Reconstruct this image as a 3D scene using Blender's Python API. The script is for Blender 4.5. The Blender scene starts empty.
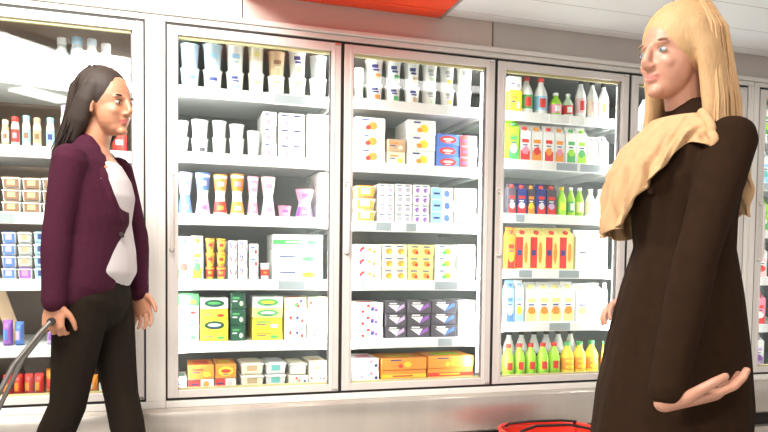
import bpy, bmesh, math, random
from mathutils import Vector, Matrix
random.seed(7)
SC = bpy.context.scene
COL = SC.collection

# ------------------------------------------------------------------ camera
W = 0.76                      # width of one glass door
ZB = 0.36                     # height of the doors' lower edge
CAM = Vector((-0.0053, -3.0902, 0.9498))
yaw, pitch, roll, F = 0.305, -0.043, 0.012, 700.0
PY = 294.5                    # image row of the optical axis (the photograph is a crop)
fw = Vector((math.sin(yaw)*math.cos(pitch), math.cos(yaw)*math.cos(pitch), math.sin(pitch)))
r0 = Vector((math.cos(yaw), -math.sin(yaw), 0)); u0 = r0.cross(fw)
RT = r0*math.cos(roll) + u0*math.sin(roll); UP = -r0*math.sin(roll) + u0*math.cos(roll)
cam_d = bpy.data.cameras.new('camera'); cam = bpy.data.objects.new('camera', cam_d); COL.objects.link(cam)
m = Matrix((RT, UP, -fw)).transposed().to_4x4(); m.translation = CAM
cam.matrix_world = m
cam_d.sensor_width = 36; cam_d.lens = 36*F/768; cam_d.shift_y = (PY-216)/768
cam_d.clip_start = 0.02
SC.camera = cam

def at(x, y, Y):
    """world point on the plane y=Y seen at image position x, y (used to read sizes off the photograph)"""
    d = fw + RT*((x-384)/F) - UP*((y-PY)/F)
    return CAM + d*((Y-CAM.y)/d.y)
def depth(p): return (Vector(p)-CAM).dot(fw)

# ------------------------------------------------------------------ world, lights, exposure
SC.view_settings.view_transform = 'Standard'; SC.view_settings.look = 'None'
SC.view_settings.gamma = 1; SC.view_settings.use_curve_mapping = False
SC.view_settings.exposure = 0.9
wd = bpy.data.worlds.new('world'); SC.world = wd; wd.use_nodes = True
wd.node_tree.nodes['Background'].inputs[0].default_value = (1.0, 0.925, 0.86, 1)
wd.node_tree.nodes['Background'].inputs[1].default_value = 0.33

def area(name, loc, target, sx, sy, power, color=(1,1,1), spread=180):
    l = bpy.data.lights.new(name, 'AREA'); l.shape = 'RECTANGLE'; l.size = sx; l.size_y = sy
    l.energy = power; l.color = color; l.spread = math.radians(spread)
    o = bpy.data.objects.new(name, l); COL.objects.link(o); o.location = loc
    o.rotation_euler = (Vector(target)-Vector(loc)).to_track_quat('-Z', 'Y').to_euler()
    return o
# ceiling light over the aisle: the second has a built fitting, the others are added without
LUM = [(-1.5, -4.35, 0.62, 1.7, 42), (-1.62, -6.2, 0.34, 0.9, 42), (-2.4, -1.9, 0.5, 1.6, 0), (-0.4, -2.0, 0.5, 1.6, 90)]
LZ = 3.0
area('aisle_light', (-0.75, -1.7, LZ-0.06), (-0.55, 0.0, 1.0), 1.6, 0.5, 105, (1, .95, .88))
area('aisle_light', (-1.1, -4.5, LZ-0.06), (0.2, 0.0, 0.9), 1.6, 0.6, 75, (1, .93, .86))
area('aisle_light', (2.4, -3.6, LZ-0.06), (2.0, -1.0, 0.6), 1.6, 0.5, 14, (1, .95, .9))
CASE_POWER = {1: 1.4, 2: 7.0, 3: 6.0, 4: 6.5, 5: 4.0, 6: 3.5}

# ------------------------------------------------------------------ materials
MATS = {}
def pm(name, rgb, rough=0.5, metal=0.0, emit=0.0, noise=0.0, nscale=20, stretch=None, coat=0.0, spec=None):
    if name in MATS: return MATS[name]
    mt = bpy.data.materials.new(name); mt.use_nodes = True; nt = mt.node_tree
    b = nt.nodes['Principled BSDF']
    b.inputs['Base Color'].default_value = (*rgb, 1); b.inputs['Roughness'].default_value = rough
    b.inputs['Metallic'].default_value = metal
    if spec is not None: b.inputs['Specular IOR Level'].default_value = spec
    if coat: b.inputs['Coat Weight'].default_value = coat
    if emit:
        b.inputs['Emission Color'].default_value = (*rgb, 1); b.inputs['Emission Strength'].default_value = emit
    if noise:
        tc = nt.nodes.new('ShaderNodeTexCoord'); mp = nt.nodes.new('ShaderNodeMapping')
        if stretch: mp.inputs['Scale'].default_value = stretch
        n = nt.nodes.new('ShaderNodeTexNoise'); n.inputs['Scale'].default_value = nscale; n.inputs['Detail'].default_value = 5
        cr = nt.nodes.new('ShaderNodeMix'); cr.data_type = 'RGBA'
        cr.inputs['A'].default_value = (*[c*(1-noise) for c in rgb], 1)
        cr.inputs['B'].default_value = (*[min(1, c*(1+noise)) for c in rgb], 1)
        nt.links.new(tc.outputs['Object'], mp.inputs[0]); nt.links.new(mp.outputs[0], n.inputs['Vector'])
        nt.links.new(n.outputs['Fac'], cr.inputs['Factor']); nt.links.new(cr.outputs['Result'], b.inputs['Base Color'])
        bp = nt.nodes.new('ShaderNodeBump'); bp.inputs['Strength'].default_value = 0.15; bp.inputs['Distance'].default_value = 0.002
        nt.links.new(n.outputs['Fac'], bp.inputs['Height']); nt.links.new(bp.outputs[0], b.inputs['Normal'])
    MATS[name] = mt; return mt
def glass_mat(name, tint=(1,1,1), spec=1.0):
    mt = bpy.data.materials.new(name); mt.use_nodes = True; nt = mt.node_tree; nt.nodes.clear()
    out = nt.nodes.new('ShaderNodeOutputMaterial'); mx = nt.nodes.new('ShaderNodeMixShader')
    tr = nt.nodes.new('ShaderNodeBsdfTransparent'); gl = nt.nodes.new('ShaderNodeBsdfGlossy'); lw = nt.nodes.new('ShaderNodeLayerWeight'); lw.inputs['Blend'].default_value = .5
    pw = nt.nodes.new('ShaderNodeMath'); pw.operation = 'POWER'; pw.inputs[1].default_value = 5
    nt.links.new(lw.outputs['Facing'], pw.inputs[0])
    mu = nt.nodes.new('ShaderNodeMath'); mu.operation = 'MULTIPLY_ADD'; mu.inputs[1].default_value = .95*spec; mu.inputs[2].default_value = .04*spec
    tr.inputs[0].default_value = (*tint, 1); gl.inputs['Roughness'].default_value = 0.02; 
    nt.links.new(pw.outputs[0], mu.inputs[0]); nt.links.new(mu.outputs[0], mx.inputs[0])
    nt.links.new(tr.outputs[0], mx.inputs[1]); nt.links.new(gl.outputs[0], mx.inputs[2]); nt.links.new(mx.outputs[0], out.inputs[0])
    return mt

frame_m = pm('satin_aluminium', (.74,.70,.67), .38, .25, noise=.05, nscale=3, stretch=(1,1,.1))
post_m = pm('white_enamel', (.80,.78,.74), .35, .05, noise=.03, nscale=4)
case_in = pm('case_lining', (.27,.29,.28), .5, noise=.02)
case_in_reflect = pm('case_lining_reflection', (.25,.18,.13), .5, noise=.06)  # brown of the shop reflected in the glass, painted into the lining
gap_m = pm('black_rubber', (.012,.011,.011), .6, noise=.1)
seal_m = pm('yellowed_seal', (.50,.46,.24), .5, noise=.1)
steel_m = pm('brushed_steel', (.60,.56,.51), .34, .7, noise=.22, nscale=2.4, stretch=(2.6,1,.35))  # upright streaks in the colour stand in for highlights on the steel
chrome_m = pm('bright_steel', (.75,.74,.72), .2, .9, noise=.03)
shelf_m = pm('shelf_white', (.83,.85,.84), .45, noise=.02)
rail_m = pm('price_rail_white', (.88,.88,.87), .35, noise=.02)
card_m = pm('price_card_grey', (.36,.41,.44), .5, noise=.05)
card_w = pm('price_card_white', (.9,.9,.88), .5, noise=.03)
fascia_m = pm('fascia_red_bounce', (.60,.49,.44), .4, .1, noise=.05, nscale=5)  # pink bounce from the red panel put into the board colour
fascia_g = pm('fascia_off_bounce', (.54,.49,.46), .4, .1, noise=.04, nscale=5)  # same boards beyond the painted red bounce, greyer
red_m = pm('red_panel', (.88,.06,.008), .35, 0, noise=.06, nscale=3)
soffit_m = pm('soffit_white', (.86,.87,.88), .45, 0, noise=.02, nscale=2)
line_m = pm('dark_joint', (.10,.09,.09), .6, noise=.1)
joint_g = pm('grey_joint', (.36,.36,.37), .6, noise=.1)
wall_m = pm('wall_paint', (.55,.50,.45), .7, noise=.04)
ceil_m = pm('ceiling_paint', (.36,.30,.25), .8, noise=.06)
floor_m = pm('floor_tile', (.55,.53,.50), .35, noise=.06, nscale=6)
dark_m = pm('dark_kick', (.02,.018,.017), .7, noise=.1)
lamp_m = pm('lamp_diffuser', (1,.97,.92), .4, emit=9, noise=0)
tube_m = pm('case_lamp_tube', (1,1,1), .4, emit=4)
glass = glass_mat('door_glass', (.97,.99,.98), 1.0)
clear_m = glass_mat('clear_plastic', (.86,.88,.88), 1.0)

# ------------------------------------------------------------------ mesh helpers
class MB:
    def __init__(s): s.v, s.f, s.m = [], [], []
    def add(s, vs, fs, mi=0):
        o = len(s.v); s.v += [tuple(v) for v in vs]
        for f in fs: s.f.append([o+i for i in f]); s.m.append(mi)
    def box(s, x0, x1, y0, y1, z0, z1, mi=0, c=0.0):
        if c <= 0:
            vs = [(x,y,z) for x in (x0,x1) for y in (y0,y1) for z in (z0,z1)]
            s.add(vs, [(0,1,3,2),(4,6,7,5),(0,4,5,1),(2,3,7,6),(0,2,6,4),(1,5,7,3)], mi); return
        # box with chamfered edges all round: three nested octagonal-ish rings
        def ring(z, i):
            a, b, cc, d = x0+i, x1-i, y0+i, y1-i; k = c
            return [(a+k,cc,z),(b-k,cc,z),(b,cc+k,z),(b,d-k,z),(b-k,d,z),(a+k,d,z),(a,d-k,z),(a,cc+k,z)]
        R = [ring(z0, c*.7), ring(z0+c, 0), ring(z1-c, 0), ring(z1, c*.7)]
        vs = sum(R, []); fs = [tuple(range(7,-1,-1))]
        for j in range(3):
            for i in range(8): fs.append((j*8+i, j*8+(i+1)%8, (j+1)*8+(i+1)%8, (j+1)*8+i))
        fs.append(tuple(24+i for i in range(8))); s.add(vs, fs, mi)
    def lathe(s, prof, n=20, mi=0, ox=0, oy=0, power=1.0, squash=1.0):
        """prof: (radius, z) from bottom to top; optional material per band through tuples (r, z, mi)"""
        vs = []
        for p in prof:
            for i in range(n):
                a = 2*math.pi*i/n; vs.append((ox+p[0]*math.cos(a), oy+p[0]*math.sin(a)*squash, p[1]))
        o = len(s.v); s.v += vs
        for j in range(len(prof)-1):
            mm = prof[j][2] if len(prof[j]) > 2 else mi
            for i in range(n):
                s.f.append([o+j*n+i, o+j*n+(i+1)%n, o+(j+1)*n+(i+1)%n, o+(j+1)*n+i]); s.m.append(mm)
        s.f.append([o+i for i in range(n)][::-1]); s.m.append(mi)
        s.f.append([o+(len(prof)-1)*n+i for i in range(n)]); s.m.append(prof[-2][2] if len(prof[-2]) > 2 else mi)
    def poly(s, pts, y, mi, t=.0008):
        """flat printed patch lying on a front face (facing -y) with a hair of thickness"""
        n = len(pts); vs = [(x,y-t,z) for x,z in pts] + [(x,y,z) for x,z in pts]
        fs = [tuple(range(n)), tuple(range(2*n-1, n-1, -1))] + [(i, n+i, n+(i+1)%n, (i+1)%n) for i in range(n)]
        s.add(vs, fs, mi)
    def blob(s, cx, cz, rx, rz, y, mi, n=12, rot=0, seed=0):
        rn = random.Random(seed); pts = []
        for i in range(n):
            a = 2*math.pi*i/n; k = 1 + (rn.random()-.5)*.25*(seed != 0)
            px, pz = rx*k*math.cos(a), rz*k*math.sin(a)
            pts.append((cx+px*math.cos(rot)-pz*math.sin(rot), cz+px*math.sin(rot)+pz*math.cos(rot)))
        s.poly(pts, y, mi)
    def rect(s, x0, x1, z0, z1, y, mi): s.poly([(x0,z0),(x1,z0),(x1,z1),(x0,z1)], y, mi)
    def patch(s, r0, r1, z0, z1, a0, a1, mi, n=6, lift=.0007):
        """printed patch wrapped round a pot whose radius runs r0..r1; angle 0 faces -y"""
        vs = []
        for z, r in ((z0, r0), (z1, r1)):
            for i in range(n+1):
                a = -math.pi/2 + a0 + (a1-a0)*i/n; vs.append(((r+lift)*math.cos(a), (r+lift)*math.sin(a), z))
        s.add(vs, [(i, i+1, n+2+i, n+1+i) for i in range(n)], mi)
    def tube(s, pts, rad, n=10, mi=0, closed=False):
        P = [Vector(p) for p in pts]; L = len(P); rings = []
        if not hasattr(rad, '__len__'): rad = [rad]*L
        prev = None
        for i, p in enumerate(P):
            if closed: t = (P[(i+1)%L]-P[i-1])
            else: t = P[min(i+1, L-1)]-P[max(i-1, 0)]
            t.normalize()
            if prev is None:
                a = Vector((0,0,1)) if abs(t.z) < .9 else Vector((1,0,0)); sd = t.cross(a).normalized()
            else: sd = (prev - t*prev.dot(t)).normalized()
            prev = sd; up = t.cross(sd)
            rings.append([p + (sd*math.cos(2*math.pi*k/n)+up*math.sin(2*math.pi*k/n))*rad[i] for k in range(n)])
        vs = sum(rings, []); fs = []
        for j in range(L if closed else L-1):
            a, b = j*n, ((j+1)%L)*n
            for k in range(n): fs.append((a+k, a+(k+1)%n, b+(k+1)%n, b+k))
        if not closed: fs += [tuple(range(n-1,-1,-1)), tuple((L-1)*n+k for k in range(n))]
        s.add(vs, fs, mi)
    def mesh(s, name, mats, smooth=False):
        me = bpy.data.meshes.new(name); me.from_pydata(s.v, [], s.f)
        for mt in (mats if isinstance(mats, (list, tuple)) else [mats]): me.materials.append(mt)
        for p, mi in zip(me.polygons, s.m): p.material_index = mi
        bm = bmesh.new(); bm.from_mesh(me); bmesh.ops.recalc_face_normals(bm, faces=bm.faces); bm.to_mesh(me); bm.free()
        if smooth:
            for p in me.polygons: p.use_smooth = True
            try: me.set_sharp_from_angle(angle=math.radians(38))
            except Exception: pass
        return me
    def build(s, name, mats, parent=None, smooth=False, bevel=0):
        o = bpy.data.objects.new(name, s.mesh(name, mats, smooth)); COL.objects.link(o)
        if parent: o.parent = parent
        if bevel:
            b = o.modifiers.new('bevel', 'BEVEL'); b.width = bevel; b.segments = 2; b.limit_method = 'ANGLE'; b.angle_limit = math.radians(50)
        return o
def box_obj(name, b, mat, parent=None, bevel=.002):
    q = MB(); q.box(*b); return q.build(name, mat, parent, bevel=bevel)
def empty(name, loc=(0,0,0), rz=0):
    o = bpy.data.objects.new(name, None); COL.objects.link(o); o.location = loc; o.rotation_euler = (0,0,rz); o.empty_display_size = .05
    return o
def tag(o, label=None, cat=None, group=None, kind=None):
    if label: o['label'] = label
    if cat: o['category'] = cat
    if group: o['group'] = group
    if kind: o['kind'] = kind
    return o
def copy_tree(o, parent=None):
    c = o.copy(); COL.objects.link(c); c.parent = parent
    for ch in KIDS.get(o.name, []): copy_tree(ch, c)
    return c
KIDS = {}

# ------------------------------------------------------------------ setting
def struct(name, mb, mat, bevel=0, smooth=False):
    return tag(mb.build(name, mat, bevel=bevel, smooth=smooth), kind='structure')
q = MB(); q.box(-4, 6.5, -9.6, 1.0, -.05, 0)
struct('floor', q, floor_m)
q = MB(); q.box(-4, 6.5, .86, .95, 0, 3.05)
struct('wall_back', q, wall_m)
q = MB(); q.box(-4, 6.5, -9.6, .86, 3.05, 3.12)
struct('ceiling', q, ceil_m)
# bulkhead boards over the doors, with open joints between them
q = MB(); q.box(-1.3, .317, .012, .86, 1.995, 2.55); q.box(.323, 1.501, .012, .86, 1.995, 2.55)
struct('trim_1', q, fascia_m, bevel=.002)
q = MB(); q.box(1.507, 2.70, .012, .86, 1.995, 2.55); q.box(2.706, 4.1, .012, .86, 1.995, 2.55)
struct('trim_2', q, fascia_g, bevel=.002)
q = MB(); q.box(.3165, .3235, .02, .03, 1.997, 2.54); q.box(1.5005, 1.5075, .02, .03, 1.997, 2.54); q.box(2.6995, 2.7065, .02, .03, 1.997, 2.54)
struct('trim_3', q, line_m)
# light lip under the bulkhead
q = MB(); q.box(-1.3, 4.1, -.012, .05, 1.972, 1.994)
struct('trim_4', q, post_m, bevel=.005)
# white soffit boards over the aisle side, each a separate board with a joint
q = MB()
ys = [.010, -.072, -.30, -.553, -.85, -1.10]
for a, b in zip(ys[:-1], ys[1:]): q.box(1.245, 4.1, b+.003, a, 2.118, 2.15)
q.box(1.245, 4.1, -1.10, .01, 2.13, 2.16, 0)
struct('trim_5', q, soffit_m, bevel=.0015)
q = MB()
for y in ys[1:-1]: q.box(1.245, 4.1, y-.0035, y+.0035, 2.1185, 2.129)
struct('trim_6', q, joint_g)
# red canopy
cn = empty('red_canopy', (0,0,0))
tag(cn, 'bright red canopy panel with grey end rim above second and third fridge doors', 'canopy')
q = MB(); q.box(.30, 1.222, -.088, .008, 2.102, 2.145); q.box(.30, 1.222, -.40, -.093, 2.102, 2.145); q.box(.30, 1.222, -.95, -.405, 2.102, 2.145); q.box(.30, 1.222, -.95, .008, 2.112, 2.14)
q.build('panel', red_m, cn, bevel=.002)
q = MB(); q.box(1.2225, 1.2385, -.95, .008, 2.100, 2.15)
q.build('end_rim', pm('rim_grey', (.42,.36,.34), .4, .5, noise=.05), cn, bevel=.002)

def luminaire(cx, cy, L, Wd, ang, label):
    e = empty('ceiling_lamp', (cx, cy, LZ), ang); tag(e, label, 'ceiling lamp')
    q = MB(); q.box(-L/2, L/2, -Wd/2, Wd/2, -.01, .05); q.build('housing', post_m, e, bevel=.004)
    q = MB(); q.box(-L/2+.02, L/2-.02, -Wd/2+.02, Wd/2-.02, -.035, -.012); q.build('diffuser', lamp_m, e, bevel=.004)
ang = math.atan2(.74, -.67)
luminaire(-1.59, -4.06, 1.75, .46, ang, 'long white ceiling lamp over the aisle, reflected high in leftmost door')
luminaire(-1.42, -6.45, .75, .36, ang, 'short white ceiling lamp over the aisle, reflected lower in leftmost door')

# ------------------------------------------------------------------ fridges
SH = {1: [1.707,1.412,1.142,.869,.594], 2: [1.708,1.426,1.158,.872,.596], 3: [1.719,1.426,1.150,.871,.594],
      4: [1.721,1.482,1.212,.932,.661], 5: [1.721,1.482,1.212,.932,.661], 6: [1.71,1.44,1.17,.90,.63]}
FLOORZ = .383
YS = .095           # front of the shelves
ZT = 1.945
DX = {1: (-.837,-.077), 2: (.002,.761), 3: (.762,1.5215), 4: (1.5225,2.280), 5: (2.281,3.039), 6: (3.115,3.875)}
def door(n, parent, ox):
    x0, x1 = DX[n][0]+.0075, DX[n][1]-.0075; z0, z1 = ZB+.010, ZT-.010; s = .043; zt, zb = 1.898, .402
    d = empty('door', (x0-ox, 0, 0)); d.parent = parent
    def B(mb, a, b, c, e, f, g): mb.box(a-x0, b-x0, c, e, f, g)
    q = MB(); B(q, x0, x0+s, 0, .045, z0, z1); B(q, x1-s, x1, 0, .045, z0, z1); B(q, x0+s, x1-s, 0, .045, zt, z1); B(q, x0+s, x1-s, 0, .045, z0, zb)
    # raised inner bead
    for a, b in ((x0+s*.62, x0+s*.8), (x1-s*.8, x1-s*.62)): B(q, a, b, -.003, .001, zb-.012, zt+.012)
    q.build('door_frame', frame_m, d, bevel=.003)
    q = MB(); B(q, x0+s-.002, x1-s+.002, .018, .024, zb-.002, zt+.002); q.build('glass_pane', glass, d)
    q = MB(); B(q, x0+s, x1-s, .012, .030, zt-.011, zt); q.build('glass_seal', seal_m, d); q = MB(); B(q, x0+s, x1-s, .012, .030, zb, zb+.008); q.build('glass_seal', seal_m, d)
    q = MB(); B(q, x0+s, x0+s+.003, .012, .030, zb, zt); q.build('side_seal', pm('grey_seal', (.16,.16,.17), .5, noise=.1), d)
    q = MB(); B(q, x1-s-.006, x1-s, .012, .030, zb, zt); q.build('side_seal', pm('grey_seal', (.16,.16,.17), .5, noise=.1), d)
    # pull handle on the left stile
    hx = .017
    q = MB(); q.tube([(hx,.0,1.31),(hx,-.028,1.305),(hx,-.034,1.29),(hx,-.034,1.02),(hx,-.028,1.005),(hx,.0,1.0)], .0075, 8)
    h = q.build('handle', frame_m, d, smooth=True)
    for z in (1.0, 1.31):
        q = MB(); q.tube([(hx,-.002,z),(hx,.0005,z)], .011, 12); q.build('mounting_disc', chrome_m, h)
    # hinge caps
    for z in (z0, z1-.012):
        q = MB(); q.box(x1-x0-.03, x1-x0-.004, -.004, .0, z, z+.012); q.build('hinge', chrome_m, d, bevel=.001)
    return d

def cabinet(name, label, doors, left_post, right_post):
    e = empty(name, (DX[doors[0]][0], 0, 0)); ox = e.location.x
    tag(e, label, 'fridge')
    def part(nm, boxes, mat, bevel=.002, par=None):
        q = MB()
        for b in boxes: q.box(b[0]-ox, b[1]-ox, *b[2:])
        return q.build(nm, mat, par or e, bevel=bevel)
    x0, x1 = DX[doors[0]][0], DX[doors[-1]][1]; X0, X1 = x0-left_post, x1+right_post
    lin = case_in_reflect if doors == [1] else case_in
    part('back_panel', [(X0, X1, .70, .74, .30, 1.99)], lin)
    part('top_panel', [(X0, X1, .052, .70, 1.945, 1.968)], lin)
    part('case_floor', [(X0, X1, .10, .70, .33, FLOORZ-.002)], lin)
    part('side_panel', [(X0, X0+.018, .05, .70, FLOORZ, 1.944)], lin); part('side_panel', [(X1-.018, X1, .05, .70, FLOORZ, 1.944)], lin)
    # outer front frame: rail over the doors, rail under them, posts at both ends
    part('top_rail', [(X0, X1, .0, .048, 1.947, 1.9705)], post_m, .003)
    part('bottom_rail', [(X0, X1, -.002, .048, .328, .358)], post_m, .004)
    if left_post: part('end_post', [(X0, x0-.0, 0, .048, .3585, 1.9465)], post_m, .002)
    if right_post:
        part('end_post', [(x1, X1, 0, .048, .3585, 1.9465)], post_m, .002)
        part('post_ridge', [(x1+right_post*.42, x1+right_post*.58, -.004, -.0005, .36, 1.945)], post_m, .001)
    # black gaskets seen through the gaps
    bl = []
    for n in doors:
        a, b = DX[n]
        bl += [(a, a+.0065, .006, .0505, ZB, ZT), (b-.0065, b, .006, .0505, ZB, ZT), (a+.0065, b-.0065, .006, .0505, ZT-.008, ZT), (a+.0065, b-.0065, .006, .0505, ZB, ZB+.008)]
    part('gasket', bl, gap_m, 0)
    for n in doors[:-1]:
        part('mullion', [(DX[n][1]-.026, DX[n][1]+.026, .052, .085, FLOORZ, 1.944)], pm('mullion_grey', (.22,.23,.24), .5, noise=.05), .002)
    # bowed steel bumper plinth, recessed dark kick and foot board
    prof = [(.02,.33),(-.012,.327),(-.03,.315),(-.038,.29),(-.036,.24),(-.028,.19),(-.012,.15),(.02,.135),(.06,.135),(.06,.33)]
    q = MB(); n = len(prof)
    vs = [(X0-ox,y,z) for y,z in prof] + [(X1-ox,y,z) for y,z in prof]
    q.add(vs, [tuple(range(n)), tuple(range(2*n-1,n-1,-1))] + [(i,(i+1)%n,n+(i+1)%n,n+i) for i in range(n)])
    q.build('bumper_plinth', steel_m, e, smooth=True)
    part('kick_recess', [(X0, X1, .065, .08, .05, .30)], dark_m)
    part('foot_board', [(X0, X1, .0, .06, .0, .062)], steel_m, .004)
    for k, n in enumerate(doors):
        door(n, e, ox)
        a, b = DX[n]
        ia, ib = a+.028, b-.028
        for z in SH[n]:
            s = part('shelf', [(ia, ib, YS, .62, z-.018, z)], shelf_m, .002)
            part('price_rail', [(ia, ib, YS-.012, YS-.001, z-.045, z+.003)], rail_m, .002, s)
            rn = random.Random(int(z*1000)+n)
            x = ia+.03
            while x < ib-.10:
                w = rn.choice((.05,.075,.12,.20)); 
                w = min(w, ib-.006-x)
                if rn.random() < .6:
                    part('price_card', [(x, x+w, YS-.0145, YS-.0125, z-.040, z-.003)], rn.choice((card_m, card_w)), 0, s)
                x += w+rn.uniform(.02,.09)
            for bx in (ia, ib-.012): part('bracket', [(bx, bx+.012, .12, .62, z-.045, z-.0185)], shelf_m, .001, s)
        # upright lamps beside the door opening
        for xx, sgn in ((a+.036, 1), (b-(.040 if n in (3, 5) else .020), -1)):
            lt = part('case_lamp', [(xx-.008, xx+.008, .060, .078, .42, 1.89)], tube_m, .002)
            l = area('case_lamp_light', (xx+sgn*.012, .066, 1.155), ((a+b)/2, .30, 1.155), .02, 1.45, CASE_POWER[n]*.5, (1,.99,.97))
    return e
cabinet('single_door_fridge', 'upright white fridge with one glass door, behind the woman in the plum jacket', [1], .06, .0785)
cabinet('four_door_fridge', 'long upright fridge with four glass doors in the middle of the aisle', [2,3,4,5], .0, .036)
cabinet('end_fridge', 'upright glass door fridge at the far right end, partly out of the picture', [6], .037, .06)
# ------------------------------------------------------------------ groceries
PAL = dict(white=(.88,.88,.86), cream=(.85,.79,.62), blue=(.10,.22,.62), navy=(.04,.06,.25), sky=(.35,.62,.85), pale_blue=(.50,.62,.72),
  red=(.72,.05,.04), orange=(.88,.32,.05), yellow=(.90,.68,.06), lemon=(.88,.80,.30), green=(.10,.45,.14), lime=(.36,.70,.05), dark_green=(.02,.10,.06),
  pale_green=(.62,.80,.60), pink=(.82,.30,.42), pale_pink=(.85,.60,.60), purple=(.32,.12,.50), lilac=(.60,.45,.72), brown=(.28,.15,.08), tan=(.60,.42,.26),
  black=(.03,.03,.035), charcoal=(.10,.09,.11), grey=(.45,.47,.48), teal=(.15,.50,.48), silver=(.68,.70,.72))
def C(n): return pm('print_'+n, PAL[n], .38, noise=.04, nscale=40)

def pots(r, h, n=20):
    rb = r*.80
    return [(rb*.9,0),(rb,.003),(r*.96,h*.93),(r,h*.935),(r,h*.97)], rb
def mk_tub(w, h, a, b, c, pat):
    r = w/2*.98; prof, rb = pots(r, h); q = MB(); q.lathe(prof, 22)
    R = lambda z: rb+(r*.96-rb)*(z/(h*.93))
    def P(z0, z1, a0, a1, mi): q.patch(R(z0*h), R(z1*h), z0*h, z1*h, a0, a1, mi)
    if pat == 'mark': P(.62,.76,-.55,.25,1); P(.5,.58,-.4,.4,1); P(.16,.4,-.1,.7,2)
    elif pat == 'band': P(.25,.62,-1.5,1.5,1); P(.36,.5,-.4,.4,2)
    elif pat == 'small': P(.45,.62,-.5,.5,1); P(.3,.36,-.35,.35,2)
    elif pat == 'half': P(.04,.45,-1.5,1.5,2); P(.6,.75,-.45,.45,1)
    o = q.build('dairy_tub', [C(a), C(b), C(c)], smooth=True)
    q = MB(); q.lathe([(r*1.015,h*.94),(r*1.03,h*.945),(r*1.03,h*.985),(r*.97,h*.997),(r*.8,h*.985)], 22)
    l = q.build('lid', [C('silver' if a == 'grey' else a)], o, smooth=True); KIDS[o.name] = [l]; return o, r*1.04
def mk_invcup(w, h, a, b, c, pat):
    r = w/2*.97; rt = r*.66; q = MB()
    q.lathe([(r*.97,0),(r,.004),(r*.98,h*.12),(rt*1.06,h*.82),(rt,h*.9),(rt,h)], 20)
    if pat: q.patch(r*.97, rt*1.12, h*.15, h*.72, -1.3, 1.3, 1); q.patch(r*.93, r*.84, h*.28, h*.5, -.5, .5, 2, lift=.0014)
    o = q.build('dessert_cup', [C(a), C(b), C(c)], smooth=True)
    q = MB(); q.lathe([(r*1.01,0),(r*1.03,.002),(r*1.03,.006),(r*1.0,.008)], 20)
    l = q.build('foil_lid', [C(b)], o, smooth=True); KIDS[o.name] = [l]; return o, r
def mk_cup(w, h, a, b, c, pat):
    r = w/2*.97; rb = r*.66; q = MB()
    q.lathe([(rb,0),(rb,h*.06),(rb*1.08,h*.16),(r*.97,h*.86),(r*.97,h*.93)], 20)
    if pat: q.patch(rb*1.15, r*.95, h*.22, h*.8, -1.3, 1.3, 1); q.patch(rb*1.4, r*.9, h*.42, h*.64, -.5, .5, 2, lift=.0014)
    o = q.build('dessert_cup', [C(a), C(b), C(c)], smooth=True)
    q = MB(); q.lathe([(r*1.0,h*.931),(r*1.03,h*.94),(r*1.03,h*.98),(r*.98,h)], 20)
    l = q.build('foil_lid', [C(b)], o, smooth=True); KIDS[o.name] = [l]; return o, r
def decal(q, w, h, y, pat, seed, x0=0):
    """printed marks on a pack's front; material 1 and 2 are the two print colours, 3 the third"""
    rn = random.Random(seed)
    if pat == 'fruit':
        q.blob(x0+w*.08, h*.45, min(w*.2,h*.33), h*.26, y, 1, seed=seed+1); q.blob(x0-w*.08, h*.33, min(w*.11,h*.2), h*.16, y-.0008, 2, seed=seed+2)
        q.rect(x0-w*.30, x0-w*.05, h*.78, h*.88, y, 3)
    elif pat == 'twins':
        for k in (-.24, .24):
            q.blob(x0+w*k, h*.42, w*.13, h*.25, y, 1, seed=seed+3); q.blob(x0+w*(k+.06), h*.33, w*.06, h*.14, y-.0008, 2, seed=seed+4)
            q.rect(x0+w*(k-.16), x0+w*(k+.1), h*.77, h*.87, y, 3)
    elif pat == 'spots':
        for k in range(5):
            q.blob(x0+rn.uniform(-.38,.38)*w, rn.uniform(.2,.8)*h, w*.065, min(h*.13,.014), y-.0002*k, 1+k % 3, seed=seed+k+1)
    elif pat == 'triangle':
        q.poly([(x0-w*.36,h*.72),(x0+w*.02,h*.2),(x0+w*.18,h*.72)], y, 1); q.poly([(x0-w*.02,h*.1),(x0+w*.42,h*.55),(x0+w*.40,h*.85),(x0+w*.18,h*.6)], y-.0009, 2)
        q.rect(x0-w*.3, x0+w*.05, h*.8, h*.9, y-.0004, 3)
    elif pat == 'oval':
        q.blob(x0, h*.5, w*.36, h*.34, y, 1, n=18); q.blob(x0, h*.52, w*.24, h*.13, y-.0009, 2, n=16); q.rect(x0-w*.12, x0+w*.12, h*.26, h*.32, y-.0009, 3)
    elif pat == 'band':
        q.rect(x0-w*.499, x0+w*.499, h*.30, h*.62, y, 1); q.rect(x0-w*.25, x0+w*.2, h*.4, h*.52, y-.0009, 2)
    elif pat == 'text':
        q.rect(x0-w*.36, x0+w*.1, h*.62, h*.74, y, 1); q.rect(x0-w*.36, x0-w*.05, h*.44, h*.52, y, 3); q.blob(x0+w*.22, h*.34, w*.14, h*.17, y, 2, seed=seed+1)
    elif pat == 'split':
        q.rect(x0-w*.499, x0-w*.02, h*.04, h*.96, y, 1); q.blob(x0+w*.2, h*.5, w*.13, h*.3, y, 2, seed=seed+1); q.rect(x0-w*.4, x0-w*.12, h*.42, h*.58, y-.0009, 3)
    elif pat == 'tall':
        q.rect(x0-w*.42, x0+w*.42, h*.03, h*.36, y, 1); q.blob(x0, h*.36, w*.33, h*.13, y-.0009, 2, seed=seed+1); q.rect(x0-w*.32, x0+w*.32, h*.62, h*.74, y, 1); q.rect(x0-w*.25, x0+w*.2, h*.52, h*.56, y, 3)
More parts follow.
